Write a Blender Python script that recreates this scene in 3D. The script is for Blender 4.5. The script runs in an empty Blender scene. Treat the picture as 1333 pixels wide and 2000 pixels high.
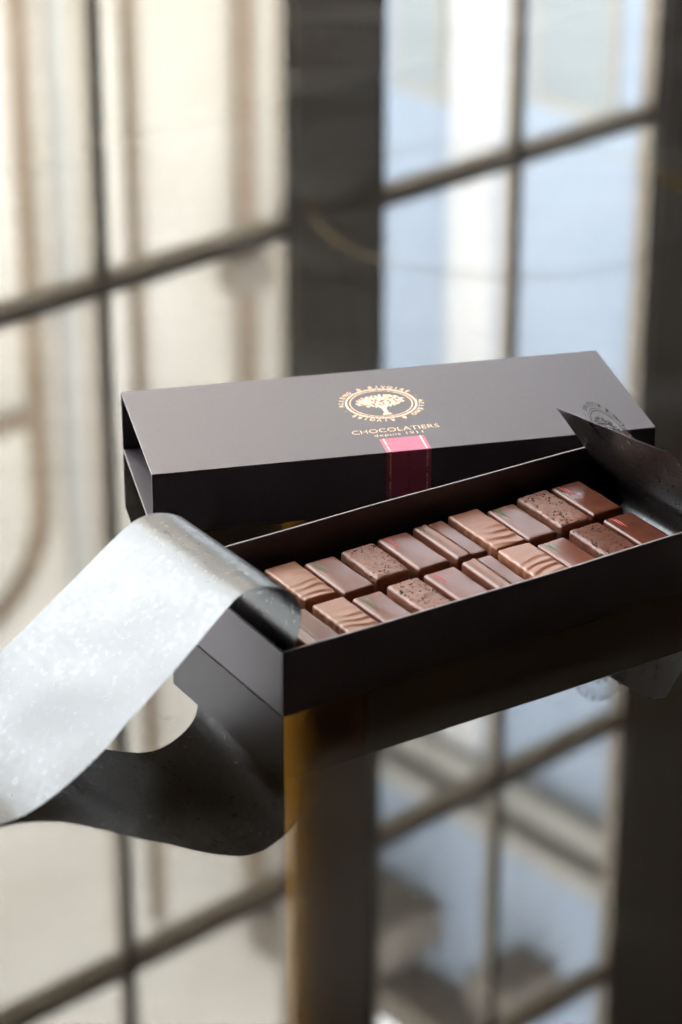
import bpy, bmesh, math, random
from mathutils import Vector, Matrix, noise

random.seed(7)
scene = bpy.context.scene
R = math.radians

# ------------------------------------------------------------------ camera, sky, exposure
U = 1.25e-3                                   # one millimetre of the measured layout, in metres
cam_d = bpy.data.cameras.new('camera')
cam = bpy.data.objects.new('camera', cam_d)
scene.collection.objects.link(cam)
cam.location = (0, 0, 429.12 * U)
cam.rotation_euler = (Matrix.Rotation(R(90 - 26.39), 4, 'X') @ Matrix.Rotation(0.0011, 4, 'Z')).to_euler()
cam_d.sensor_fit = 'VERTICAL'
cam_d.sensor_height = 36
cam_d.sensor_width = 24
cam_d.lens = 97.66
cam_d.clip_start = 0.05
cam_d.clip_end = 200
cam_d.dof.use_dof = True
cam_d.dof.focus_distance = 1.16
cam_d.dof.aperture_fstop = 9.5
scene.camera = cam

world = bpy.data.worlds.new('World')
scene.world = world
world.use_nodes = True
bgn = world.node_tree.nodes['Background']
bgn.inputs['Color'].default_value = (0.95, 0.97, 1.0, 1)    # bright even overcast sky over the courtyard
bgn.inputs['Strength'].default_value = 16.5

vs = scene.view_settings
vs.view_transform = 'Standard'
vs.look = 'None'
vs.exposure = 0.52
vs.gamma = 1
cy = scene.cycles
cy.use_denoising = True
cy.max_bounces = 12
cy.diffuse_bounces = 5
cy.glossy_bounces = 5
cy.transparent_max_bounces = 24
cy.sample_clamp_indirect = 12
cy.caustics_reflective = False
cy.caustics_refractive = False

# ------------------------------------------------------------------ helpers
COL = scene.collection


def link(name, mesh, mat=None, parent=None, smooth=False):
    o = bpy.data.objects.new(name, mesh)
    COL.objects.link(o)
    if mat is not None:
        for m in (mat if isinstance(mat, (list, tuple)) else [mat]):
            mesh.materials.append(m)
    if parent is not None:
        o.parent = parent
    if smooth:
        for p in mesh.polygons:
            p.use_smooth = True
    return o


def from_bm(name, bm, mat=None, parent=None, smooth=False):
    bmesh.ops.recalc_face_normals(bm, faces=bm.faces[:])
    me = bpy.data.meshes.new(name)
    bm.to_mesh(me)
    bm.free()
    return link(name, me, mat, parent, smooth)


def empty(name, loc=(0, 0, 0), rz=0.0, parent=None):
    o = bpy.data.objects.new(name, None)
    COL.objects.link(o)
    o.location = loc
    o.rotation_euler = (0, 0, rz)
    o.empty_display_size = 0.02
    if parent is not None:
        o.parent = parent
    return o


def tag(o, label, cat, group=None):
    o['label'] = label
    o['category'] = cat
    if group:
        o['group'] = group
    return o


def structure(o):
    o['kind'] = 'structure'
    return o


def add_box(bm, x0, x1, y0, y1, z0, z1, bevel=0.0, seg=2):
    v = [bm.verts.new(p) for p in ((x0, y0, z0), (x1, y0, z0), (x1, y1, z0), (x0, y1, z0),
                                   (x0, y0, z1), (x1, y0, z1), (x1, y1, z1), (x0, y1, z1))]
    fs = [bm.faces.new([v[i] for i in f]) for f in ((3, 2, 1, 0), (4, 5, 6, 7), (0, 1, 5, 4),
                                                    (1, 2, 6, 5), (2, 3, 7, 6), (3, 0, 4, 7))]
    if bevel:
        es = list({e for f in fs for e in f.edges})
        bmesh.ops.bevel(bm, geom=es, offset=bevel, segments=seg, affect='EDGES', profile=0.5)


def box(name, a, mat, parent=None, bevel=0.0, seg=2):
    bm = bmesh.new()
    add_box(bm, *a, bevel=bevel, seg=seg)
    return from_bm(name, bm, mat, parent)


def tube_mesh(bm, pts, rad, n=8, closed=False):
    rings = []
    P = [Vector(p) for p in pts]
    m = len(P)
    for i, p in enumerate(P):
        if closed:
            t = P[(i + 1) % m] - P[i - 1]
        else:
            t = P[min(i + 1, m - 1)] - P[max(i - 1, 0)]
        t.normalize()
        a = t.cross(Vector((0, 0, 1)))
        if a.length < 1e-4:
            a = t.cross(Vector((1, 0, 0)))
        a.normalize()
        b = t.cross(a)
        r = rad(i / max(m - 1, 1)) if callable(rad) else rad
        rings.append([bm.verts.new(p + (a * math.cos(2 * math.pi * k / n) + b * math.sin(2 * math.pi * k / n)) * r)
                      for k in range(n)])
    for i in range(m if closed else m - 1):
        A, B = rings[i], rings[(i + 1) % m]
        for k in range(n):
            bm.faces.new((A[k], A[(k + 1) % n], B[(k + 1) % n], B[k]))
    if not closed:
        bm.faces.new(rings[0][::-1])
        bm.faces.new(rings[-1])


def lathe(bm, prof, n=48, c=(0, 0)):
    rings = [[bm.verts.new((c[0] + r * math.cos(2 * math.pi * k / n), c[1] + r * math.sin(2 * math.pi * k / n), z))
              for k in range(n)] for r, z in prof]
    for A, B in zip(rings, rings[1:]):
        for k in range(n):
            bm.faces.new((A[k], A[(k + 1) % n], B[(k + 1) % n], B[k]))
    bm.faces.new(rings[0][::-1])
    bm.faces.new(rings[-1])


def catmull(pts, per=8):
    out = []
    n = len(pts)
    for i in range(n - 1):
        p0, p1, p2, p3 = pts[max(i - 1, 0)], pts[i], pts[i + 1], pts[min(i + 2, n - 1)]
        for k in range(per):
            t = k / per
            out.append([0.5 * (2 * b + (c - a) * t + (2 * a - 5 * b + 4 * c - d) * t * t + (3 * b - a - 3 * c + d) * t ** 3)
                        for a, b, c, d in zip(p0, p1, p2, p3)])
    out.append(list(pts[-1]))
    return out


# ---- materials
def new_mat(name):
    m = bpy.data.materials.new(name)
    m.use_nodes = True
    nt = m.node_tree
    nt.nodes.clear()
    out = nt.nodes.new('ShaderNodeOutputMaterial')
    return m, nt, out


def pbr(name, col, rough=0.5, metal=0.0, spec=0.5, col2=None, nscale=40.0, ndetail=4.0, bump=0.0, bscale=200.0,
        bdist=0.0002, rvar=0.0, sheen=0.0, sss=0.0, coat=0.0, space='Object'):
    m, nt, out = new_mat(name)
    N, L = nt.nodes, nt.links
    b = N.new('ShaderNodeBsdfPrincipled')
    L.new(b.outputs[0], out.inputs[0])
    b.inputs['Base Color'].default_value = (*col, 1)
    b.inputs['Roughness'].default_value = rough
    b.inputs['Metallic'].default_value = metal
    b.inputs['Specular IOR Level'].default_value = spec
    b.inputs['Coat Weight'].default_value = coat
    if sheen:
        b.inputs['Sheen Weight'].default_value = sheen
    if sss:
        b.inputs['Subsurface Weight'].default_value = sss
        b.inputs['Subsurface Scale'].default_value = 0.002
        b.inputs['Subsurface Radius'].default_value = (1.0, 0.5, 0.25)
    tc = N.new('ShaderNodeTexCoord')
    if col2 is not None or rvar:
        nz = N.new('ShaderNodeTexNoise')
        nz.inputs['Scale'].default_value = nscale
        nz.inputs['Detail'].default_value = ndetail
        L.new(tc.outputs[space], nz.inputs['Vector'])
        if col2 is not None:
            mx = N.new('ShaderNodeMix')
            mx.data_type = 'RGBA'
            mr = N.new('ShaderNodeMapRange')
            mr.inputs['From Min'].default_value = 0.3
            mr.inputs['From Max'].default_value = 0.7
            L.new(nz.outputs['Fac'], mr.inputs['Value'])
            L.new(mr.outputs[0], mx.inputs[0])
            mx.inputs[6].default_value = (*col, 1)
            mx.inputs[7].default_value = (*col2, 1)
            L.new(mx.outputs[2], b.inputs['Base Color'])
        if rvar:
            r2 = N.new('ShaderNodeMapRange')
            r2.inputs['From Min'].default_value = 0.3
            r2.inputs['From Max'].default_value = 0.7
            r2.inputs['To Min'].default_value = rough - rvar
            r2.inputs['To Max'].default_value = rough + rvar
            L.new(nz.outputs['Fac'], r2.inputs['Value'])
            L.new(r2.outputs[0], b.inputs['Roughness'])
    if bump:
        n2 = N.new('ShaderNodeTexNoise')
        n2.inputs['Scale'].default_value = bscale
        n2.inputs['Detail'].default_value = 5
        L.new(tc.outputs[space], n2.inputs['Vector'])
        bp = N.new('ShaderNodeBump')
        bp.inputs['Strength'].default_value = bump
        bp.inputs['Distance'].default_value = bdist
        L.new(n2.outputs['Fac'], bp.inputs['Height'])
        L.new(bp.outputs[0], b.inputs['Normal'])
    return m


def thin_glass(name, tint, ior=1.5, rough=0.0, gloss=1.0):
    m, nt, out = new_mat(name)
    N, L = nt.nodes, nt.links
    tr = N.new('ShaderNodeBsdfTransparent')
    tr.inputs[0].default_value = (*tint, 1)
    gl = N.new('ShaderNodeBsdfGlossy')
    gl.inputs['Roughness'].default_value = rough
    gl.inputs[0].default_value = (gloss, gloss, gloss, 1)
    fr = N.new('ShaderNodeFresnel')
    ge = N.new('ShaderNodeNewGeometry')            # thin sheet: same reflectance from either side
    mr = N.new('ShaderNodeMapRange')
    mr.inputs['To Min'].default_value = ior
    mr.inputs['To Max'].default_value = 1.0 / ior
    L.new(ge.outputs['Backfacing'], mr.inputs['Value'])
    L.new(mr.outputs[0], fr.inputs['IOR'])
    mx = N.new('ShaderNodeMixShader')
    L.new(fr.outputs[0], mx.inputs[0])
    L.new(tr.outputs[0], mx.inputs[1])
    L.new(gl.outputs[0], mx.inputs[2])
    L.new(mx.outputs[0], out.inputs[0])
    return m


def tint_film(name, tint):
    m, nt, out = new_mat(name)
    tr = nt.nodes.new('ShaderNodeBsdfTransparent')
    tr.inputs[0].default_value = (*tint, 1)
    nt.links.new(tr.outputs[0], out.inputs[0])
    return m


M = {}
M['table_glass'] = thin_glass('smoked_glass', (0.20, 0.165, 0.10), ior=1.62)


def add_smudges(m):
    """wipe marks and a thin film of dust on polished glass"""
    nt = m.node_tree
    N, L = nt.nodes, nt.links
    out = [n for n in N if n.type == 'OUTPUT_MATERIAL'][0]
    base = out.inputs[0].links[0].from_socket
    tc = N.new('ShaderNodeTexCoord')
    mp = N.new('ShaderNodeMapping')
    mp.inputs['Rotation'].default_value = (0, 0, 0.5)
    mp.inputs['Scale'].default_value = (1.0, 3.2, 1.0)
    L.new(tc.outputs['Object'], mp.inputs[0])
    nz = N.new('ShaderNodeTexNoise')
    nz.inputs['Scale'].default_value = 7
    nz.inputs['Detail'].default_value = 7
    nz.inputs['Distortion'].default_value = 0.8
    L.new(mp.outputs[0], nz.inputs['Vector'])
    mr = N.new('ShaderNodeMapRange')
    mr.inputs['From Min'].default_value = 0.3
    mr.inputs['From Max'].default_value = 0.75
    mr.inputs['To Min'].default_value = 0.02
    mr.inputs['To Max'].default_value = 0.12
    L.new(nz.outputs['Fac'], mr.inputs['Value'])
    fr = N.new('ShaderNodeFresnel')
    fr.inputs['IOR'].default_value = 1.62
    mu = N.new('ShaderNodeMath')
    mu.operation = 'MULTIPLY'
    L.new(mr.outputs[0], mu.inputs[0])
    L.new(fr.outputs[0], mu.inputs[1])
    g = N.new('ShaderNodeBsdfGlossy')
    g.inputs['Roughness'].default_value = 0.38
    g.inputs[0].default_value = (1, 1, 1, 1)
    m1 = N.new('ShaderNodeMixShader')
    L.new(mu.outputs[0], m1.inputs[0])
    L.new(base, m1.inputs[1])
    L.new(g.outputs[0], m1.inputs[2])
    d = N.new('ShaderNodeBsdfDiffuse')
    d.inputs[0].default_value = (0.55, 0.52, 0.48, 1)
    m2 = N.new('ShaderNodeMixShader')
    m2.inputs[0].default_value = 0.0018
    L.new(m1.outputs[0], m2.inputs[1])
    L.new(d.outputs[0], m2.inputs[2])
    L.new(m2.outputs[0], out.inputs[0])


add_smudges(M['table_glass'])
M['glass_under'] = tint_film('smoked_glass_underside', (0.92, 0.84, 0.66))
M['pane'] = thin_glass('window_glass', (0.96, 0.97, 0.96), ior=1.45)
M['brass'] = pbr('brass', (0.52, 0.37, 0.09), 0.62, 1.0, rvar=0.06, nscale=12)
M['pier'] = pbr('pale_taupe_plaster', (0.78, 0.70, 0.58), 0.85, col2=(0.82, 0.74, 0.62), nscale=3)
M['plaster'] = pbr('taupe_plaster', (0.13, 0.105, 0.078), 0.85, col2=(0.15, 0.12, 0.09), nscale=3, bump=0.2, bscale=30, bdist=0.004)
M['window_paint'] = pbr('grey_brown_window_paint', (0.34, 0.265, 0.175), 0.45, col2=(0.38, 0.30, 0.20), nscale=6, bump=0.1, bscale=40, bdist=0.002)
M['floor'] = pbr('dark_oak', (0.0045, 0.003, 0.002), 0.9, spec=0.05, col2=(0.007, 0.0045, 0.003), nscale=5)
M['cream_stone'] = pbr('cream_stone', (0.56, 0.515, 0.445), 0.9, col2=(0.48, 0.43, 0.36), nscale=1.3, bump=0.3, bscale=8, bdist=0.02)
M['blue_stucco'] = pbr('pale_blue_stucco', (0.33, 0.40, 0.50), 0.9, col2=(0.37, 0.43, 0.52), nscale=1.1, bump=0.2, bscale=9, bdist=0.02)
M['white_stucco'] = pbr('white_stucco', (0.62, 0.62, 0.62), 0.9, col2=(0.57, 0.57, 0.58), nscale=2)
M['grey_stone'] = pbr('grey_stone', (0.33, 0.32, 0.29), 0.9, col2=(0.40, 0.38, 0.34), nscale=2)
M['dark_wood'] = pbr('dark_eave_wood', (0.16, 0.13, 0.10), 0.8, col2=(0.20, 0.165, 0.13), nscale=5)
M['brown_wood'] = pbr('brown_joinery', (0.16, 0.115, 0.072), 0.7, col2=(0.21, 0.15, 0.10), nscale=6)
M['paving'] = pbr('courtyard_paving', (0.45, 0.42, 0.37), 0.9, col2=(0.38, 0.35, 0.31), nscale=3)
M['dim_glass'] = pbr('facade_window_glass', (0.30, 0.34, 0.36), 0.15)
M['card'] = pbr('charcoal_card', (0.016, 0.011, 0.013), 0.47, spec=0.95, col2=(0.036, 0.028, 0.031), nscale=650, rvar=0.06, bump=0.42, bscale=1000, bdist=0.00010)
M['card'].node_tree.nodes['Principled BSDF'].inputs['Specular Tint'].default_value = (1.0, 0.89, 0.95, 1)
M['card_edge'] = pbr('pale_card_edge', (0.34, 0.30, 0.28), 0.7, col2=(0.26, 0.23, 0.22), nscale=900)
M['paper'] = pbr('black_waxed_paper', (0.016, 0.012, 0.011), 0.32, spec=0.58, rvar=0.07, nscale=420, bump=0.27, bscale=750, bdist=0.00010)
M['paper'].node_tree.nodes['Principled BSDF'].inputs['Specular Tint'].default_value = (0.93, 0.96, 1.0, 1)
M['foil'] = pbr('rose_gold_foil', (0.88, 0.59, 0.38), 0.30, 1.0, rvar=0.1, nscale=900)
M['band'] = pbr('plum_paper', (0.44, 0.065, 0.15), 0.42, spec=0.65, col2=(0.48, 0.075, 0.165), nscale=600, bump=0.1, bscale=2500, bdist=0.0001)
M['ink'] = pbr('black_ink', (0.006, 0.006, 0.006), 0.6)
M['film'] = thin_glass('clear_sticker_film', (0.965, 0.968, 0.97), ior=1.22, rough=0.15)
_nt = M['film'].node_tree                       # the film is faintly milky
_out = [n for n in _nt.nodes if n.type == 'OUTPUT_MATERIAL'][0]
_src = _out.inputs[0].links[0].from_socket
_d = _nt.nodes.new('ShaderNodeBsdfTranslucent')
_d.inputs[0].default_value = (0.8, 0.82, 0.84, 1)
_m = _nt.nodes.new('ShaderNodeMixShader')
_m.inputs[0].default_value = 0.06
_nt.links.new(_src, _m.inputs[1])
_nt.links.new(_d.outputs[0], _m.inputs[2])
_nt.links.new(_m.outputs[0], _out.inputs[0])
M['dust'] = pbr('dust', (0.30, 0.28, 0.26), 0.9)
M['milk'] = pbr('milk_chocolate', (0.260, 0.106, 0.060), 0.30, spec=0.4, col2=(0.275, 0.114, 0.066), nscale=160, bump=0.03, bscale=700, bdist=0.0003, sss=0.15)
M['plain'] = pbr('satin_chocolate', (0.142, 0.049, 0.032), 0.22, spec=0.32, col2=(0.153, 0.054, 0.035), nscale=120, bump=0.02, bscale=500, bdist=0.0003, sss=0.08, rvar=0.02)
M['dark'] = pbr('dark_satin_chocolate', (0.092, 0.026, 0.014), 0.22, spec=0.32, col2=(0.125, 0.043, 0.026), nscale=120, bump=0.02, bscale=500, bdist=0.0003, sss=0.08, rvar=0.02)
M['nibchoc'] = pbr('nibbed_chocolate', (0.20, 0.077, 0.047), 0.40, spec=0.4, col2=(0.17, 0.065, 0.040), nscale=300, bump=0.5, bscale=650, bdist=0.0006, sss=0.1)
M['nibdark'] = pbr('nibbed_dark_chocolate', (0.135, 0.045, 0.026), 0.40, spec=0.4, col2=(0.115, 0.038, 0.022), nscale=300, bump=0.5, bscale=650, bdist=0.0006, sss=0.1)
M['nib'] = pbr('cocoa_nib', (0.020, 0.011, 0.010), 0.5)
M['red'] = pbr('red_cocoa_butter', (0.62, 0.030, 0.045), 0.4)
M['green'] = pbr('green_cocoa_butter', (0.045, 0.17, 0.045), 0.4)
M['bronze'] = pbr('lacquered_bronze', (0.80, 0.53, 0.10), 0.6, 0.2, col2=(0.72, 0.47, 0.09), nscale=9)
M['iron'] = pbr('blackened_iron', (0.010, 0.009, 0.008), 0.7, spec=0.2)
M['cord'] = pbr('lamp_cord', (0.05, 0.04, 0.03), 0.6)

# ------------------------------------------------------------------ room, windows, courtyard
# wall frame: local x = along the window wall, local y = outwards through it
WALL_RZ = R(90 - 48)
place = Matrix.Rotation(WALL_RZ, 4, 'Z')


def on_wall(o):
    o.matrix_world = place
    return o


FLOOR_Z = -0.74
CEIL_Z = 3.3
NW = 3.0
wins = [(2.774, 3.424, 'right'), (1.90, 2.60, 'left'), (1.02, 1.73, 'a'), (0.14, 0.85, 'b'), (-0.74, -0.03, 'c'), (-1.62, -0.91, 'd'), (-2.50, -1.79, 'e')]  # the last two are unseen, added for more light from the left
SILL, HEAD = -0.42, 3.18

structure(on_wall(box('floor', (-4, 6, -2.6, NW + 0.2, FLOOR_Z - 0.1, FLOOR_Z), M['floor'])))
structure(on_wall(box('ceiling', (-4.2, 6.2, -2.8, NW + 0.25, CEIL_Z, CEIL_Z + 0.2), M['plaster'])))  # ceiling and plain walls are an unseen shell, added so daylight enters only by the windows
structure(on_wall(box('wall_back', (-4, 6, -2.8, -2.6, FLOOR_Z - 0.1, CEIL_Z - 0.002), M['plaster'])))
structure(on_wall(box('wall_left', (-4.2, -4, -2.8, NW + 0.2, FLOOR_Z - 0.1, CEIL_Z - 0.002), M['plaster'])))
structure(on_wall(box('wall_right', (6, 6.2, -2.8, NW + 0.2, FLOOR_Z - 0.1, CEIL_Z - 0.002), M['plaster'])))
bm = bmesh.new()
edges = sorted([(a, b) for a, b, _ in wins])
xs = [-3.998] + [v for ab in edges for v in ab] + [5.998]
for i in range(0, len(xs), 2):
    add_box(bm, xs[i], xs[i + 1], NW - 0.01, NW + 0.03, SILL, HEAD)
add_box(bm, -3.998, 5.998, NW - 0.01, NW + 0.03, FLOOR_Z + 0.002, SILL)
add_box(bm, -3.998, 5.998, NW - 0.01, NW + 0.03, HEAD, CEIL_Z - 0.002)
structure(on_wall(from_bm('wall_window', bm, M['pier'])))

TR = [0.955, 2.145, 2.727]
wlabels = {'right': 'tall brown window mirrored in the table right of the dark pier',
           'left': 'tall brown window mirrored in the table left of the dark pier',
           'a': 'tall brown window next along from the one mirrored at the left edge',
           'b': 'tall brown window second along from the one mirrored at the left edge',
           'c': 'tall brown window third along from the one mirrored at the left edge',
           'd': 'unseen tall brown window fourth along past the left edge, added for more light',
           'e': 'unseen tall brown window last along the wall, added for more light'}
for a, b, k in wins:
    w = empty('window')
    w.matrix_world = place
    tag(w, wlabels[k], 'window', 'windows along the wall')
    mid = {'right': 3.09, 'left': 2.243}.get(k, (a + b) / 2)
    y0, y1 = NW - 0.004, NW + 0.028
    bm = bmesh.new()
    f = 0.016
    add_box(bm, a + .001, a + f, y0, y1, SILL + .001, HEAD - .001)
    add_box(bm, b - f, b - .001, y0, y1, SILL + .001, HEAD - .001)
    add_box(bm, a + f, b - f, y0 + .002, y1 - .002, SILL + .001, SILL + .05)
    add_box(bm, a + f, b - f, y0 + .002, y1 - .002, HEAD - .05, HEAD - .001)
    from_bm('frame', bm, M['window_paint'], w)
    box('mullion', (mid - .012, mid + .012, y0 + .004, y1 - .004, SILL + .05, HEAD - .05), M['window_paint'], w, .004)
    zs = [SILL + .05] + TR + [HEAD - .05]
    for z in TR:
        box('transom', (a + f, b - f, y0 - .002, y1 + .014, z - .012, z + .012), M['window_paint'], w, .004)
    for i in range(4):
        za, zb = zs[i] + (.012 if i else 0), zs[i + 1] - (.012 if i < 3 else 0)
        for xa, xb in ((a + f, mid - .012), (mid + .012, b - f)):
            box('pane', (xa, xb, NW + .010, NW + .014, za, zb), M['pane'], w)

# courtyard
structure(on_wall(box('ground', (-30, 40, NW + 0.25, 40, FLOOR_Z - 0.4, FLOOR_Z - 0.2), M['paving'])))

cb = empty('courtyard_building')
cb.matrix_world = place
tag(cb, 'cream stone building across the courtyard mirrored behind the left window', 'building')
FA = 9.0
bm = bmesh.new()
add_box(bm, 3.2, 8.19, FA, FA + 0.6, FLOOR_Z - 0.2, 9.2)
add_box(bm, -9, 3.199, FA, FA + 0.6, FLOOR_Z - 0.2, 1.2)  # unseen stretch, kept low to let in more sky light from the left
from_bm('wall', bm, M['cream_stone'], cb)


def arched(parent, cx, half, z0, spring, mat_frame, mat_glass, y):
    pts = [(cx - half, z0), (cx - half, spring)]
    pts += [(cx - half * math.cos(t * math.pi / 16), spring + half * math.sin(t * math.pi / 16)) for t in range(1, 16)]
    pts += [(cx + half, spring), (cx + half, z0)]
    bm = bmesh.new()
    tube_mesh(bm, [(x, y - 0.02, z) for x, z in pts], 0.052, 6)
    fr = from_bm('arched_window', bm, mat_frame, parent)
    bm = bmesh.new()
    v1 = [bm.verts.new((x, y - 0.015, z)) for x, z in pts]
    v2 = [bm.verts.new((x, y + 0.01, z)) for x, z in pts]
    bm.faces.new(v1)
    bm.faces.new(v2[::-1])
    for i in range(len(pts)):
        j = (i + 1) % len(pts)
        bm.faces.new((v1[i], v2[i], v2[j], v1[j]))
    from_bm('pane', bm, mat_glass, fr)
    box('transom', (cx - half, cx + half, y - 0.05, y - 0.016, 4.36, 4.44), mat_frame, fr)


for cx in (5.78,):
    arched(cb, cx, 0.54, 0.6, 4.83, M['brown_wood'], M['cream_stone'], FA)
bm = bmesh.new()
tube_mesh(bm, [(7.48, FA - 0.07, FLOOR_Z), (7.48, FA - 0.07, 3.0), (7.48, FA - 0.07, 7.3)], 0.05, 10)
from_bm('downpipe', bm, M['brown_wood'], cb)
box('bracket', (7.36, 7.56, FA - 0.16, FA - 0.001, 3.95, 4.10), M['dark_wood'], cb)
box('pilaster', (6.46, 6.54, FA - 0.05, FA - 0.001, FLOOR_Z, 6.2), M['grey_stone'], cb)
box('pilaster', (6.62, 6.80, FA - 0.05, FA - 0.001, FLOOR_Z, 7.3), M['cream_stone'], cb)
box('pilaster', (6.86, 6.90, FA - 0.06, FA - 0.001, FLOOR_Z, 7.3), M['brown_wood'], cb)  # added strip standing in for the tan side of the window casement
box('pilaster', (7.84, 8.14, FA - 0.06, FA - 0.001, FLOOR_Z, 7.3), M['white_stucco'], cb)

sw = empty('side_wing')
sw.matrix_world = place
tag(sw, 'pale blue wing with white pilaster mirrored behind the right window', 'building')
WB = 8.2
box('wall', (WB, WB + 0.5, NW + 0.3, FA + 0.6, FLOOR_Z - 0.2, 7.9), M['blue_stucco'], sw)
box('pilaster', (WB - 0.06, WB - 0.001, 8.05, 8.33, FLOOR_Z, 6.45), M['white_stucco'], sw)
box('pilaster', (WB - 0.06, WB - 0.001, 7.02, 7.22, FLOOR_Z, 6.45), M['white_stucco'], sw)
box('cornice', (WB - 0.12, WB - 0.002, NW + 0.3, FA - 0.08, 6.46, 6.60), M['grey_stone'], sw)
box('cornice', (WB - 0.20, WB - 0.002, NW + 0.3, FA - 0.08, 6.66, 6.76), M['grey_stone'], sw)
for y0, y1, z0, z1 in ((8.40, 8.72, 1.2, 3.28), (7.40, 7.88, 1.6, 3.14)):
    f = box('window', (WB - 0.03, WB - 0.001, y0, y1, z0, z1), M['grey_stone'], sw)
    box('pane', (WB - 0.036, WB - 0.031, y0 + .05, y1 - .05, z0 + .05, z1 - .05), M['dim_glass'], f)
box('balcony', (WB - 0.75, WB - 0.002, 8.33, 8.95, 7.46, 7.70), M['dark_wood'], sw)
box('balcony', (WB - 0.35, WB - 0.002, 7.52, 7.80, 7.42, 7.62), M['dark_wood'], sw)
box('roof', (WB - 0.30, WB + 0.8, 7.9, FA + 0.7, 7.92, 8.1), M['dark_wood'], sw)

# pendant ring lamp over the far side of the table
pl = empty('pendant_ring_lamp', (0.19, 3.05, 0.58))
tag(pl, 'thin brass hoop lamp hanging above the table, mirrored as a faint arc', 'lamp')
bm = bmesh.new()
tube_mesh(bm, [(0.225 * math.cos(t * math.pi / 48), 0.225 * math.sin(t * math.pi / 48), 0) for t in range(96)], 0.0008, 8, True)
from_bm('hoop', bm, M['brass'], pl, True)
for k in range(3):
    t = R(90 + 120 * k)
    bm = bmesh.new()
    tube_mesh(bm, [(0.225 * math.cos(t), 0.225 * math.sin(t), 0.003), (0, 0, 1.2), (0, 0, CEIL_Z - 0.58)], 0.0006, 5)
    from_bm('cord', bm, M['cord'], pl)

# ------------------------------------------------------------------ table
table = empty('glass_table', (-0.0075, 1.161, FLOOR_Z))
tag(table, 'round smoked glass table with brass pedestal mirroring the windows', 'table')
bm = bmesh.new()
T = 0.010
zt = -FLOOR_Z
lathe(bm, [(0.897, zt - T), (0.900, zt - T + .002), (0.900, zt - .002), (0.898, zt)], 128)
bmesh.ops.recalc_face_normals(bm, faces=bm.faces[:])
for f in bm.faces:
    f.material_index = 0 if f.normal.z > 0.9 else 1
me = bpy.data.meshes.new('table_top')
bm.to_mesh(me)
bm.free()
top = link('table_top', me, [M['table_glass'], M['glass_under']], table)
bm = bmesh.new()
lathe(bm, [(0.0200, 0.03), (0.0200, zt - T - .007)], 64)
from_bm('pedestal', bm, M['bronze'], table, True)
bm = bmesh.new()
lathe(bm, [(0.26, 0.0), (0.26, 0.012), (0.25, 0.016), (0.03, 0.029)], 64)
from_bm('base_plate', bm, M['iron'], table, True)
bm = bmesh.new()
lathe(bm, [(0.0201, zt - T - .0065), (0.024, zt - T - .005), (0.024, zt - T - .001)], 48)
from_bm('mounting_plate', bm, M['brass'], table, True)

# ------------------------------------------------------------------ lettering
_glyph = {}


def text_mesh(s, size, depth=0.00003, spacing=1.0, align='CENTER', thin=-0.018):
    cu = bpy.data.curves.new('lettering', 'FONT')
    cu.body = s
    cu.size = size
    cu.extrude = depth
    cu.align_x = align
    cu.space_character = spacing
    cu.resolution_u = 3
    cu.offset = thin * size
    o = bpy.data.objects.new('lettering', cu)
    COL.objects.link(o)
    dg = bpy.context.evaluated_depsgraph_get()
    dg.update()
    me = bpy.data.meshes.new_from_object(o.evaluated_get(dg))
    bpy.data.objects.remove(o)
    bpy.data.curves.remove(cu)
    me.materials.clear()
    return me


def fit_width(me, width, height=None):
    xs = [v.co.x for v in me.vertices]
    ys = [v.co.y for v in me.vertices]
    sx = width / (max(xs) - min(xs))
    sy = (height / (max(ys) - min(ys))) if height else sx
    cx = (max(xs) + min(xs)) / 2
    y0 = min(ys)
    for v in me.vertices:
        v.co.x = (v.co.x - cx) * sx
        v.co.y = (v.co.y - y0) * sy


def ring_text(bm, s, r, size, start=90.0):
    n = len(s)
    for i, ch in enumerate(s):
        if ch == ' ':
            continue
        if ch not in _glyph:
            _glyph[ch] = text_mesh(ch, 1.0, 0.006, thin=0.008)
        a = R(start) - (i + 0.5) * 2 * math.pi / n
        mat = (Matrix.Rotation(a - math.pi / 2, 4, 'Z') @ Matrix.Translation((0, r, 0)) @ Matrix.Scale(size, 4))
        k = len(bm.verts)
        bm.from_mesh(_glyph[ch])
        bm.verts.ensure_lookup_table()
        bmesh.ops.transform(bm, matrix=mat, verts=bm.verts[k:])


def annulus(bm, r0, r1, z0, z1, n=72):
    rings = []
    for r, z in ((r0, z0), (r1, z0), (r1, z1), (r0, z1)):
        rings.append([bm.verts.new((r * math.cos(2 * math.pi * k / n), r * math.sin(2 * math.pi * k / n), z)) for k in range(n)])
    for i in range(4):
        A, B = rings[i], rings[(i + 1) % 4]
        for k in range(n):
            bm.faces.new((A[k], A[(k + 1) % n], B[(k + 1) % n], B[k]))


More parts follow.
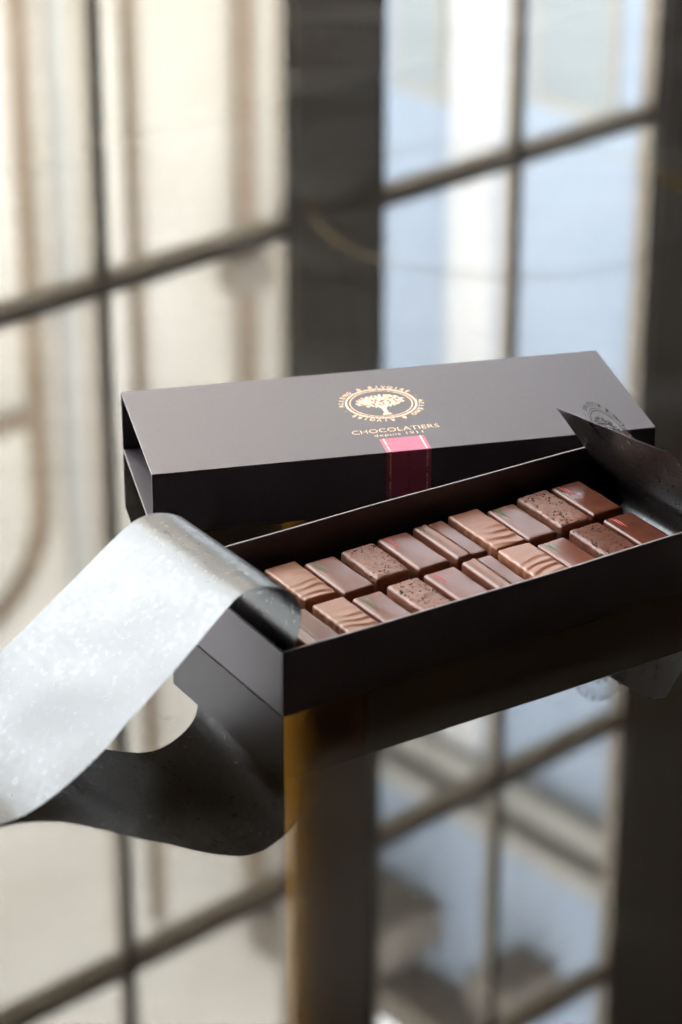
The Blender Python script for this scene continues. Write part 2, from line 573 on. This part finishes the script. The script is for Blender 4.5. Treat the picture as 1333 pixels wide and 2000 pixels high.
def emblem(parent, r, mat, loc, rot=None, th=0.00004):
    """round emblem: name set twice round two rings, an oak in the middle"""
    e = empty('emblem', loc, 0, parent)
    if rot is not None:
        e.rotation_euler = rot
    bm = bmesh.new()
    annulus(bm, r * 0.785, r * (0.825 if mat is M['foil'] else 0.80), 0, th)
    annulus(bm, r * 0.705, r * 0.725, 0, th)
    from_bm('ring', bm, mat, e)
    bm = bmesh.new()
    ring_text(bm, 'ALL\u00c9NO & RIVOIRE \u00b7 ' * 2, r * 0.868, r * (0.168 if mat is M['foil'] else 0.205), 183)
    from_bm('lettering', bm, mat, e)
    rng = random.Random(3)
    bm = bmesh.new()
    for i in range(200 if mat is M['foil'] else 120):
        t = rng.random() * 2 * math.pi
        q = math.sqrt(rng.random())
        x, y = q * math.cos(t) * r * 0.57, q * math.sin(t) * r * 0.33 + r * 0.13
        if y < -0.02 * r and abs(x) > 0.42 * r:
            continue
        s = r * rng.uniform(0.022, 0.040)
        a0 = rng.random() * 3
        top_ = [bm.verts.new((x + s * math.cos(a0 + k * 1.2566) * (1.3 if k % 2 else 0.8), y + s * math.sin(a0 + k * 1.2566), th + rng.random() * th * 0.5))
                for k in range(5)]
        bm.faces.new(top_)
    from_bm('oak_crown', bm, mat, e)
    bm = bmesh.new()
    prof = [(-.11, -.62), (-.045, -.52), (-.04, -.30), (-.16, -.05), (-.10, -.03), (0, -.18), (.11, -.03), (.17, -.06), (.045, -.30), (.05, -.52), (.12, -.62)]
    lo = [bm.verts.new((x * r, y * r, 0)) for x, y in prof]
    hi = [bm.verts.new((x * r, y * r, th)) for x, y in prof]
    bm.faces.new(hi)
    for i in range(len(prof)):
        j = (i + 1) % len(prof)
        bm.faces.new((lo[i], lo[j], hi[j], hi[i]))
    from_bm('oak_trunk', bm, mat, e)
    return e


# ------------------------------------------------------------------ sleeve
LS, WS, HS = 178.65 * U, 70.66 * U, 23.06 * U
C1 = 0.6 * U
sl = empty('box_sleeve', (-64.01 * U, 846.49 * U, 0), 0.219693)
tag(sl, 'charcoal card box sleeve with gold oak emblem, open ended, lying behind the tray', 'box sleeve')
e1 = 0.25 * U


def panel(name, a, parent):
    return box(name, a, M['card'], parent, 0.22 * U, 3)


panel('base_panel', (0, LS, C1 + 1e-5, WS - C1 - 1e-5, 0.0002, C1), sl)
panel('top_panel', (0, LS, 0, WS, HS - C1, HS), sl)
panel('front_panel', (0.00001, LS - .00001, 0.00001, C1, 0.0002, HS - C1 - 1e-5), sl)
panel('back_panel', (0.00001, LS - .00001, WS - C1, WS - 0.00001, 0.0002, HS - C1 - 1e-5), sl)
CU = 89.3 * U
emblem(sl, 15.6 * U, M['foil'], (CU, 40.6 * U, HS + 0.00002))
me = text_mesh('CHOCOLATIERS', 0.004, 0.00002)
fit_width(me, 31.2 * U, 3.0 * U)
o = link('lettering', me, M['foil'], sl)
o.location = (CU - 0.2 * U, 16.6 * U, HS + 0.00004)
me = text_mesh('depuis 1911', 0.003, 0.00002, 1.1)
fit_width(me, 17.4 * U, 2.6 * U)
o = link('lettering', me, M['foil'], sl)
o.location = (CU, 12.6 * U, HS + 0.00004)
# plum band over the front edge
bd = empty('paper_band', (CU + 0.3 * U, 0, 0), 0, sl)
BW = 7.95 * U
t = 0.00012
bm = bmesh.new()
prof = [(11.0 * U, HS), (0.35 * U, HS), (0.1 * U, HS - 0.05 * U), (0.0, HS - 0.3 * U), (0.0, 0.6 * U)]
prof2 = [(11.0 * U, HS + t), (0.30 * U, HS + t), (-0.02 * U, HS - 0.0 * U + t * .6), (-t, HS - 0.28 * U), (-t, 0.6 * U)]
va = [[bm.verts.new((x, y, z)) for y, z in prof] for x in (-BW, BW)]
vb = [[bm.verts.new((x, y, z)) for y, z in prof2] for x in (-BW, BW)]
for i in range(4):
    bm.faces.new((vb[0][i], vb[0][i + 1], vb[1][i + 1], vb[1][i]))
    bm.faces.new((va[0][i], va[1][i], va[1][i + 1], va[0][i + 1]))
    for s in (0, 1):
        bm.faces.new((va[s][i], va[s][i + 1], vb[s][i + 1], vb[s][i]))
for i in (0, 4):
    bm.faces.new((va[0][i], vb[0][i], vb[1][i], va[1][i]))
from_bm('strip', bm, M['band'], bd)
for sx in (-1, 1):
    x = sx * 6.55 * U
    box('gold_line', (x - .22 * U, x + .22 * U, 0.4 * U, 10.95 * U, HS + t, HS + t + 3e-5), M['foil'], bd)
    box('gold_line', (x - .22 * U, x + .22 * U, -t - 3e-5, -t, 0.7 * U, HS - 0.4 * U), M['foil'], bd)
for i, ch in enumerate('PRALIN\u00c9S'):
    me = text_mesh(ch, 2.6 * U, 0.00002)
    o = link('letter', me, M['ink'], bd)
    o.rotation_euler = (R(90), 0, 0)
    o.location = (-0.1 * U, -t - 3e-5, (20.3 - 2.58 * i) * U)

# ------------------------------------------------------------------ tray
L_, W_, H_ = 177.65 * U, 70.0 * U, 22.4 * U
tray = empty('chocolate_tray', (-17.38 * U, 724.70 * U, 0), 0.55851)
tag(tray, 'open black card tray holding two rows of chocolates', 'tray')
TW = 1.0 * U


def bow(o, side):
    """the long walls spring outwards a little towards their middle and rim"""
    bm = bmesh.new()
    bm.from_mesh(o.data)
    for k in range(1, 24):
        bmesh.ops.bisect_plane(bm, geom=bm.verts[:] + bm.edges[:] + bm.faces[:], plane_co=(L_ * k / 24, 0, 0), plane_no=(1, 0, 0))
    for v in bm.verts:
        q = v.co.x / L_
        v.co.y += side * (v.co.z / H_) * (0.75 * math.sin(math.pi * q) + 0.18 * math.sin(math.pi * 5 * q + side)) * math.sin(math.pi * q) ** 0.5 * U if 0 < q < 1 else 0
    bm.to_mesh(o.data)
    bm.free()


bv = 0.18 * U
tb = 0.00025
for nm, a in (('front_wall', (0, L_, 0, TW, tb, H_)), ('back_wall', (0, L_, W_ - TW, W_, tb, H_)),
              ('end_wall', (0.00003, TW, TW + 1e-5, W_ - TW - 1e-5, tb, H_ - .00004)),
              ('end_wall', (L_ - TW, L_ - .00003, TW + 1e-5, W_ - TW - 1e-5, tb, H_ - .00004))):
    o = box(nm, a, M['card'], tray, bv, 2)
    if nm != 'end_wall':
        bow(o, -1 if nm == 'front_wall' else 1)
box('bottom', (TW + 1e-5, L_ - TW - 1e-5, TW + 1e-5, W_ - TW - 1e-5, tb, 1.0 * U), M['card'], tray)
for a in ((0.3 * U, L_ - .3 * U, .22 * U, TW - .22 * U), (0.3 * U, L_ - .3 * U, W_ - TW + .22 * U, W_ - .22 * U)):
    bow(box('rim', (*a, H_ - .0001, H_ + .00006), M['card_edge'], tray), -1 if a[2] < W_ / 2 else 1)  # paler strip along the top of each long wall

# ------------------------------------------------------------------ liner paper, one strip from the left curl to the right flap
# u, v of the near edge, v of the far edge, z near, z far
path = [(-150, -8.5, 57.5, 0.35, 0.35), (-125, -8.8, 57.5, 0.35, 0.5), (-106, -9.0, 57.3, 0.35, 0.9), (-96, -9.2, 57.0, 0.6, 1.6), (-89.6, -9.4, 57, 1.7, 3.2),
        (-79.4, -9.0, 57.4, 5.4, 7.2), (-67.3, -8.5, 58.0, 12.2, 13.8), (-58.2, -7.3, 59.2, 18.2, 18.6), (-46.9, -5.5, 61, 25.2, 24.6),
        (-32.2, -3.2, 63.5, 34.9, 32.8), (-21.7, -0.8, 65.2, 41.4, 38.6), (-13.5, 1.1, 66.4, 45.4, 42.2), (-6.4, 1.5, 66.6, 46.0, 42.8),
        (0.6, 1.6, 66.8, 43.4, 40.4), (5.3, 1.4, 67, 39.3, 36.6), (7.3, 1.3, 67.2, 33.4, 31.6), (6.9, 1.4, 67.4, 28.5, 27.4), (5.4, 1.5, 67.6, 22.0, 21.6),
        (4.2, 1.8, 68, 12, 12), (4.2, 2, 68, 5, 5), (6.5, 2, 68, 1.9, 1.9), (14, 2, 68, 1.5, 1.5), (60, 2, 68, 1.5, 1.5), (110, 2, 68, 1.5, 1.5), (155, 2, 68, 1.5, 1.5),
        (167, 2, 68, 2.2, 2.2), (171.5, 2.2, 68, 6, 6), (170.5, 2.6, 68, 12, 12), (166.0, 3.2, 68, 18.5, 18.0), (161.5, 4.2, 68, 25.6, 24.4), (156.2, 5.6, 68, 35.0, 31.5), (149.0, 7.2, 68, 46.2, 41.5)]
dense = catmull(path, 7)
NV = 14
verts, faces = [], []
nr = len(dense)
for i, (u, va_, vb_, za, zb) in enumerate(dense):
    flap = max(0.0, min(1.0, (i - (nr - 22)) / 21))
    for j in range(NV + 1):
        q = j / NV
        v = va_ + (vb_ - va_) * q
        z = za + (zb - za) * q
        uu = u + flap ** 1.5 * (5.5 * (1 - q) ** 3 - 1.4 * math.sin(math.pi * q))
        z += flap ** 2 * (1.7 * math.sin(math.pi * q) - 2.4 * max(0.0, 1 - q * 14))
        if z > 3 and u < 160:
            z += 0.35 * noise.noise(Vector((u * .06, v * .05, 3.1)))
            uu += 0.25 * noise.noise(Vector((z * .1, v * .06, 9.1)))
        verts.append((uu * U, v * U, z * U))
for i in range(nr - 1):
    for j in range(NV):
        k = i * (NV + 1) + j
        faces.append((k, k + 1, k + NV + 2, k + NV + 1))
me = bpy.data.meshes.new('liner_paper')
me.from_pydata(verts, [], faces)
paper = link('liner_paper', me, M['paper'], None, True)
paper.location = tray.location
paper.rotation_euler = tray.rotation_euler
tag(paper, 'black waxed liner paper curling out of the tray onto the table', 'paper')
so = paper.modifiers.new('thickness', 'SOLIDIFY')
so.thickness = 0.00009
so.offset = 0
es_ = paper.modifiers.new('crisp_edges', 'EDGE_SPLIT')
es_.split_angle = R(45)

# clear round sticker half over the end of the right flap
mid = NV // 2 - 0
row = (nr - 1) * (NV + 1)
prow = (nr - 6) * (NV + 1)
pe = Vector(verts[row + mid])
pd_ = (Vector(verts[row + mid]) - Vector(verts[prow + mid])).normalized()
ex = (Vector(verts[row + mid + 3]) - Vector(verts[row + mid - 3])).normalized()
ez = ex.cross(pd_).normalized()
trayM = Matrix.Translation(tray.location) @ Matrix.Rotation(0.55851, 4, 'Z')
# readable from the outside of the flap
outn = ez if ez.x > 0 else -ez
ey = pd_
xx = ey.cross(outn).normalized()
rotm = Matrix((xx, ey, outn)).transposed().to_4x4()
st = empty('round_sticker')
tag(st, 'clear round sticker with dark emblem half over the end of the paper flap', 'sticker')
st.matrix_world = trayM @ Matrix.Translation(pe + outn * 0.00022 + pd_ * -0.9 * U) @ rotm
SR = 12.4 * U
bm = bmesh.new()
lathe(bm, [(SR * k / 10, -0.00003) for k in range(1, 11)] + [(SR * k / 10, 0.00003) for k in range(10, 0, -1)], 64)
from_bm('film', bm, M['film'], st)
em = emblem(st, SR * 0.96, M['ink'], (0, 0, 0), None, 0.00002)
BEND = R(8)
for o in [c for c in st.children if c.type == 'MESH'] + list(em.children):
    lift = 0.0 if o.name.startswith('film') else 0.00006
    for v in o.data.vertices:                      # the free half of the film springs up off the flap's line
        x, y, z = v.co
        z += lift
        if y > 0:
            a = min(1.0, y / (0.35 * SR)) * BEND * 0.5 + min(1.0, y / SR) * BEND * 0.5
            v.co = (x, y * math.cos(a * 0.8) - z * math.sin(a), y * math.sin(a * 0.8) + z * math.cos(a))
        else:
            v.co.z = z

# ------------------------------------------------------------------ chocolates
def rounded_block(su, sv, sz, r, nu, nv, nz, disp):
    """rounded block standing on z=0, centred in x and y"""
    def axis(h, n):
        inner = h - r
        edge = [h - r * (1 - math.sin(t)) for t in (0.35, 0.75, 1.15)]
        pos = [-h] + [-e for e in reversed(edge)] + [-inner + 2 * inner * k / n for k in range(n + 1)] + edge + [h]
        return sorted(set(round(p, 9) for p in pos))
    X, Y, Z = axis(su / 2, nu), axis(sv / 2, nv), axis(sz / 2, nz)
    hx, hy, hz = su / 2, sv / 2, sz / 2
    bm = bmesh.new()
    cache = {}

    def vert(x, y, z):
        k = (x, y, z)
        if k not in cache:
            p = Vector((x, y, z))
            c = Vector((max(-hx + r, min(hx - r, x)), max(-hy + r, min(hy - r, y)), max(-hz + r, min(hz - r, z))))
            d = p - c
            if d.length > 1e-9:
                d = d.normalized() * r
            q = c + d
            q.z += hz
            cache[k] = bm.verts.new(disp(q, d.normalized() if d.length > 1e-9 else Vector((0, 0, 1))))
        return cache[k]

    def sheet(A, B, f):
        for a0, a1 in zip(A, A[1:]):
            for b0, b1 in zip(B, B[1:]):
                vs_ = [vert(*f(a0, b0)), vert(*f(a1, b0)), vert(*f(a1, b1)), vert(*f(a0, b1))]
                if len(set(vs_)) == 4:
                    bm.faces.new(vs_)
    for s in (-hz, hz):
        sheet(X, Y, lambda a, b: (a, b, round(s, 9)))
    for s in (-hy, hy):
        sheet(X, Z, lambda a, b: (a, round(s, 9), b))
    for s in (-hx, hx):
        sheet(Y, Z, lambda a, b: (round(s, 9), a, b))
    return bm


def chocolate(kind, u0, u1, v0, v1, ztop, seed):
    rng = random.Random(seed)
    su, sv, sz = (u1 - u0) * U, (v1 - v0) * U, (ztop - 2.0) * U
    ox, oy = rng.random() * 50, rng.random() * 50
    r = {'rippled': 0.85, 'speckled': 1.25}.get(kind, 1.1) * U
    ridge_u = rng.uniform(-0.22, -0.12) * su if kind == 'ridged' else 0
    waves = [rng.uniform(0.8, 1.2) for _ in range(12)]

    def disp(q, d):
        q = q.copy()
        f = q.z / sz
        fr_ = 260 if kind == 'speckled' else 95
        n1 = noise.noise(Vector((q.x * fr_ + ox, q.y * fr_ + oy, q.z * fr_)))
        n2 = noise.noise(Vector((q.x * 700 + ox, q.y * 700 + oy, q.z * 700)))
        amp = 0.20 if kind != 'speckled' else 0.26
        q += d * (n1 * amp + n2 * amp * (0.0 if kind != 'speckled' else 0.35)) * U
        if f < 0.25:                                     # foot of the coating
            q.x *= 1 + 0.035 * (0.25 - f) / 0.25
            q.y *= 1 + 0.02 * (0.25 - f) / 0.25
        y01 = 0.5 - q.y / sv                             # 0 at the back, 1 at the front
        x01 = q.x / su + 0.5
        if kind == 'rippled':
            ph = y01 * 6.3 + 0.35 * math.sin(x01 * 2.3 + ox) + 0.5 * noise.noise(Vector((x01 * 1.6 + ox, y01 * 3, 0)))
            i = int(max(0, min(11, ph)))
            w = (ph - math.floor(ph))
            h = (w ** 1.6) if w < 0.72 else ((1 - w) / 0.28) ** 1.2 * 0.72 ** 1.6
            grow = max(0.0, min(1.0, (y01 - 0.18) / 0.5)) * waves[i]
            fade = 0.45 + 0.55 * min(1.0, x01 * 1.6)
            q.z += max(0.0, d.z) * (h - 0.25) * 0.78 * grow * fade * U
            if d.x < -0.5:
                q.x += (0.30 * math.sin(ph * 2 * math.pi) * (1 - abs(f - 0.6))) * U * (0.3 + 0.7 * y01)
        elif kind == 'ridged':
            dx = (q.x - ridge_u) / U
            g = 0.62 * math.exp(-(dx / 0.75) ** 2) + (0.22 if dx < 0 else 0.0) * min(1, -dx / 1.0 if dx < 0 else 0)
            q.z += max(0.0, d.z) * g * U
        elif kind == 'plain_soft':
            pass
        # enrobing runs a little lower in the middle of each side
        q.z += max(0.0, d.z) * (0.16 * math.sin(math.pi * x01) * math.sin(math.pi * y01)) * U
        return q
    bm = rounded_block(su, sv, sz, r, 20 if kind in ('rippled', 'ridged') else 12, 44 if kind == 'rippled' else 22, 5, disp)
    return bm, su, sv, sz, rng


backrow = [(15.4, 27.0, 36.0, 60.5), (29.9, 41.9, 36.7, 62.1), (43.2, 55.0, 34.3, 59.1), (57.2, 70.2, 36.6, 59.6), (72.4, 84.6, 35.4, 61.2), (87.0, 99.3, 34.9, 62.0),
           (101.7, 113.9, 34.2, 62.6), (115.2, 126.6, 34.1, 59.8), (129.0, 142.0, 35.6, 61.9), (143.8, 156.3, 37.5, 62.5)]
frontrow = [(15.6, 28.2, 8.6, 33.4), (30.4, 42.2, 8.4, 33.2), (43.7, 54.6, 6.4, 30.7), (57.3, 69.4, 7.6, 31.8), (71.6, 83.9, 8.0, 32.3), (86.6, 98.3, 8.2, 32.8),
            (101.2, 114.0, 8.2, 33.2), (115.0, 126.4, 6.4, 30.6), (129.5, 142.3, 8.0, 32.8), (144.3, 156.5, 8.6, 33.8)]
kinds = ['ridged', 'rippled', 'green', 'speckled', 'red', 'ridged', 'rippled', 'green', 'speckled', 'red']
descr = {'ridged': 'satin chocolate with a raised lengthwise ridge', 'rippled': 'milk chocolate with a rippled top',
         'green': 'smooth chocolate with fine green lines', 'speckled': 'chocolate speckled with cocoa nibs', 'red': 'smooth chocolate with fine red lines'}
which = {0: 'nearest the curled paper', 1: 'nearer the curled paper', 2: 'nearer the curled paper', 3: 'nearer the curled paper', 4: 'nearer the curled paper',
         5: 'halfway along', 6: 'nearer the upright flap', 7: 'nearer the upright flap', 8: 'nearer the upright flap', 9: 'at the far right end'}
seed = 11
for row_name, row_, in (('back', backrow), ('front', frontrow)):
    for i, (u0, u1, v0, v1) in enumerate(row_):
        seed += 1
        k = kinds[i]
        zt_ = 15.0 + {'speckled': 0.35, 'rippled': 0.25}.get(k, 0.0)
        bm, su, sv, sz, rng = chocolate(k, u0, u1, v0, v1, zt_, seed)
        mat = M[{'rippled': 'milk', 'speckled': 'nibchoc'}.get(k, 'plain')]
        if i == 9:
            mat = M['dark']
        if i == 8 and row_name == 'front':
            mat = M['nibdark']
        c = from_bm('chocolate', bm, mat, None, True)
        c.matrix_world = trayM @ Matrix.Translation(((u0 + u1) / 2 * U, (v0 + v1) / 2 * U, 1.75 * U)) @ Matrix.Rotation(R(rng.uniform(-0.9, 0.9)), 4, 'Z')
        tag(c, f'{descr[k]}, {row_name} row, {which[i]}', 'chocolate', 'chocolates in two rows in the tray')
        if k in ('red', 'green'):
            nl = 2
            for s in range(nl):
                x = -su / 2 + (2.5 + 0.85 * s + rng.uniform(-.15, .15)) * U
                ya = sv / 2 - (0.9 + 0.9 * s + rng.uniform(0, .6)) * U
                ln = rng.uniform(6.5, 9.0) * U
                bm = bmesh.new()
                pts = [(x + (0.12 * math.sin(tt * 2.0 + s) + 0.2 * tt) * U, ya - ln * tt, sz + 0.10 * U + 0.13 * U * math.sin(math.pi * tt)) for tt in [q / 9 for q in range(10)]]
                tube_mesh(bm, pts, lambda tt: (0.06 + 0.07 * math.sin(math.pi * min(1, max(0, tt)))) * U, 6)
                from_bm('stripe', bm, M[k], c, True)
        if k == 'speckled':
            bm = bmesh.new()
            for _ in range(150):
                if rng.random() < 0.74:
                    p = Vector((rng.uniform(-.46, .46) * su, rng.uniform(-.47, .47) * sv, sz + 0.12 * U))
                else:
                    p = Vector((-su / 2 - 0.08 * U, rng.uniform(-.46, .46) * sv, rng.uniform(.45, .97) * sz))
                s = rng.uniform(0.13, 0.38) * U
                g = bmesh.ops.create_icosphere(bm, subdivisions=1, radius=s)
                mt = Matrix.Translation(p) @ Matrix.Rotation(rng.random() * 6, 4, 'Z') @ Matrix.Diagonal((rng.uniform(.7, 1.6), rng.uniform(.5, 1), rng.uniform(.5, .9), 1))
                bmesh.ops.transform(bm, matrix=mt, verts=g['verts'])
            o = from_bm('cocoa_nibs', bm, M['nib'], c)
            o['kind'] = 'stuff'

# ------------------------------------------------------------------ dust and lint on the glass
rng = random.Random(5)
bm = bmesh.new()
for _ in range(170):
    y = rng.uniform(0.68, 2.0)
    x = rng.uniform(-0.16, 0.16) * y
    s = rng.choice((0.00008, 0.0001, 0.00014, 0.0002)) * (0.7 + 0.3 * y)
    g = bmesh.ops.create_icosphere(bm, subdivisions=1, radius=s)
    bmesh.ops.transform(bm, matrix=Matrix.Translation((x, y, s * .4)) @ Matrix.Diagonal((1.2, 1, .4, 1)), verts=g['verts'])
for _ in range(16):
    y = rng.uniform(0.72, 1.7)
    x = rng.uniform(-0.13, 0.13) * y
    a = rng.random() * 3
    ln = rng.uniform(0.002, 0.006)
    pts = [(x + math.cos(a) * ln * q, y + math.sin(a) * ln * q + .0006 * math.sin(q * 3), .0001) for q in (0, .25, .5, .75, 1)]
    tube_mesh(bm, pts, 0.00006, 4)
o = from_bm('dust', bm, M['dust'])
o['kind'] = 'stuff'
o['label'] = 'specks of dust and lint scattered on the glass table'
o['category'] = 'dust'
